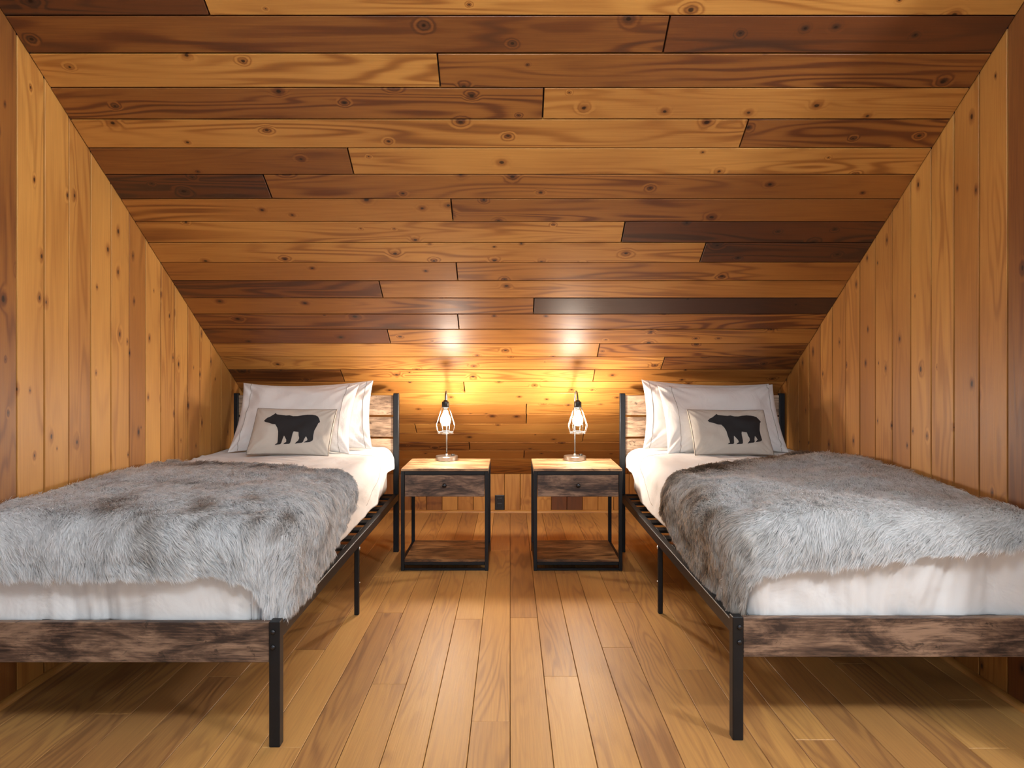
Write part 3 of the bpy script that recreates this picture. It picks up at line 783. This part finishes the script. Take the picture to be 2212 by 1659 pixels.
pillow('bear_pillow', 'small cream bear cushion on the right bed', 'cushion', (1.155, 3.405, .622), .42, .262, .085, R(30), R(4), R(-.6), M_LINEN, 33, .04, .5, None, (.10, .02, .295))

# ------------------------------------------------------------------ nightstands
def nightstand(x0, x1, y0, y1, label, seed):
    cx = (x0 + x1) / 2; root = empty('nightstand', (cx, y0, 0)); tag(root, label, 'nightstand')
    w = x1 - x0; d = y1 - y0; h = w / 2; P = .019; H = .540
    bx = lambda n_, dm, m, par=root, bev=.0015: box(n_, dm, m, par, bev)
    bx('tabletop', (-h + .001, h - .001, .001, d - .001, H - .013, H), M_RUST_LIT_TOP)
    for sx in (-1, 1):
        xa, xb = sorted((sx * h, sx * (h - P)))
        for ya in (0, d - P): bx('leg', (xa, xb, ya, ya + P, 0, H - .0135), M_BLACK)
        bx('side_bar', (xa, xb, P, d - P, H - .0325, H - .0135), M_BLACK)
        bx('shelf_bar', (xa, xb, P, d - P, .036, .054), M_BLACK)
    for ya in (0, d - P):
        bx('top_bar', (-h + P, h - P, ya, ya + P, H - .0325, H - .0135), M_BLACK)
    bx('shelf_rail', (-h + P, h - P, .002, .002 + P - .004, .030, .046), M_BLACK)
    bx('shelf_rail', (-h + P, h - P, d - P, d - .002, .030, .046), M_BLACK)
    bx('floor_bar', (-h + P, h - P, .002, .016, .001, .012), M_BLACK)
    bx('shelf', (-h + P - .001, h - P + .001, .001, d - .002, .0465, .0605), M_RUST_LIT_TOP if False else M_SHELF)
    dr_ = bx('drawer', (-h + P + .002, h - P - .002, .001, .018, .392, .506), M_RUST)
    body = box_bm(-h + P + .008, h - P - .008, -.0, d - .05, -.05, .05, .001)
    from_bm(body, 'drawer_box', M_BLACK, dr_, Matrix.Translation(Vector((0, .009, 0))))
    kb = bmesh.new(); lathe_bm(kb, [(.0, 0), (.005, .0005), (.005, .008), (.0105, .012), (.012, .017), (.010, .021), (.0, .022)], 18)
    from_bm(kb, 'knob', M_BOLT, dr_, Matrix.Translation(Vector((0, -.0085, .004))) @ Matrix.Rotation(math.pi / 2, 4, 'X'), True)
    return root
M_SHELF = rustic('rustic_shelf', (0.38, 0.19, 0.075), (0.20, 0.092, 0.036), (0.06, 0.028, 0.014), 0.35)
nightstand(-.578, -.115, 3.500, 3.895, 'rustic wood and black metal nightstand next to the left bed', 1)
nightstand(.124, .594, 3.500, 3.895, 'rustic wood and black metal nightstand next to the right bed', 2)

# ------------------------------------------------------------------ cage table lamps
def lamp(x, y, z, yaw, label):
    root = empty('table_lamp', (x, y, z)); root.rotation_euler.z = yaw; tag(root, label, 'lamp', None)
    b = bmesh.new(); lathe_bm(b, [(.0, 0), (.060, 0), (.0645, .002), (.0645, .022), (.062, .0255), (.050, .0265), (.0, .0265)], 40)
    base = from_bm(b, 'base', M_STEEL, root, None, True)
    es = base.modifiers.new('edges', 'EDGE_SPLIT'); es.split_angle = R(35)
    b = bmesh.new(); lathe_bm(b, [(.0, 0), (.013, 0), (.012, .004), (.006, .012), (.0, .0125)], 20, (0, 0, .0265)); from_bm(b, 'stem_collar', M_STEEL, root, None, True)
    b = bmesh.new(); lathe_bm(b, [(.0, 0), (.011, 0), (.011, .006), (.009, .008), (.0, .008)], 16, (.036, .008, .0265)); from_bm(b, 'switch', M_SOCKET, root, None, True)
    # stem and goose-neck: up, over and forward (towards -y)
    R0 = .055; zs = .345
    pts = [(0, 0, .03), (0, 0, .12), (0, 0, .22), (0, 0, zs)]
    for k in range(1, 13):
        a = math.pi * k / 12; pts.append((0, -R0 + R0 * math.cos(a), zs + R0 * math.sin(a)))
    b = bmesh.new(); tube_bm(b, pts, .0045, 10); from_bm(b, 'stem', M_STEM, root, None, True)
    yb = -2 * R0
    b = bmesh.new(); lathe_bm(b, [(.0, .352), (.010, .352), (.013, .346), (.019, .343), (.0205, .338), (.0205, .312), (.018, .309), (.0, .309)], 24, (0, yb, 0))
    so = from_bm(b, 'socket', M_SOCKET, root, None, True); es = so.modifiers.new('edges', 'EDGE_SPLIT'); es.split_angle = R(40)
    b = bmesh.new(); lathe_bm(b, [(.0, .309), (.0125, .309), (.0135, .300), (.0125, .290), (.0, .290)], 20, (0, yb, 0)); from_bm(b, 'bulb_neck', M_STEEL, so, None, True)
    # bulb: glass envelope pear shape
    prof = [(.0, .2895), (.012, .2885), (.014, .280), (.020, .268), (.027, .254), (.0295, .242), (.0285, .230), (.0235, .218), (.014, .2095), (.0, .2075)]
    b = bmesh.new(); lathe_bm(b, prof, 24, (0, yb, 0)); from_bm(b, 'bulb', M_BULB, root, None, True)
    # wire cage
    b = bmesh.new()
    for zz, rr in ((.311, .0225), (.1655, .043)): ring_bm(b, (0, yb, zz), rr, .0013)
    ring_bm(b, (0, yb, .1735), .0445, .0011)
    for k in range(8):
        a = 2 * math.pi * (k + .5) / 8; e = Vector((math.cos(a), math.sin(a), 0))
        tube_bm(b, [Vector((0, yb, 0)) + e * r_ + Vector((0, 0, z_)) for r_, z_ in ((.0225, .311), (.034, .276), (.0475, .236), (.0555, .212), (.051, .188), (.043, .1655))], .0012, 6)
    from_bm(b, 'cage', M_WIRE, root, None, True)
    return root
lamp(-.367, 3.828, .5405, R(2), 'wire cage table lamp lit on the left nightstand')
lamp(.374, 3.828, .5405, R(3), 'wire cage table lamp lit on the right nightstand')

# ------------------------------------------------------------------ outlet on the knee wall
ox = -.078
out = empty('outlet', (ox, YB, .012)); tag(out, 'black electrical outlet on the knee wall between the nightstands', 'outlet')
box('cover_plate', (-.035, .035, -.007, .0005, 0.008, .118), M_PLATE, out, .003, 2)
for zc in (.042, .084):
    rc = box('receptacle', (-.017, .017, -.010, -.0065, zc - .014, zc + .014), M_PLATE, out, .002, 2)
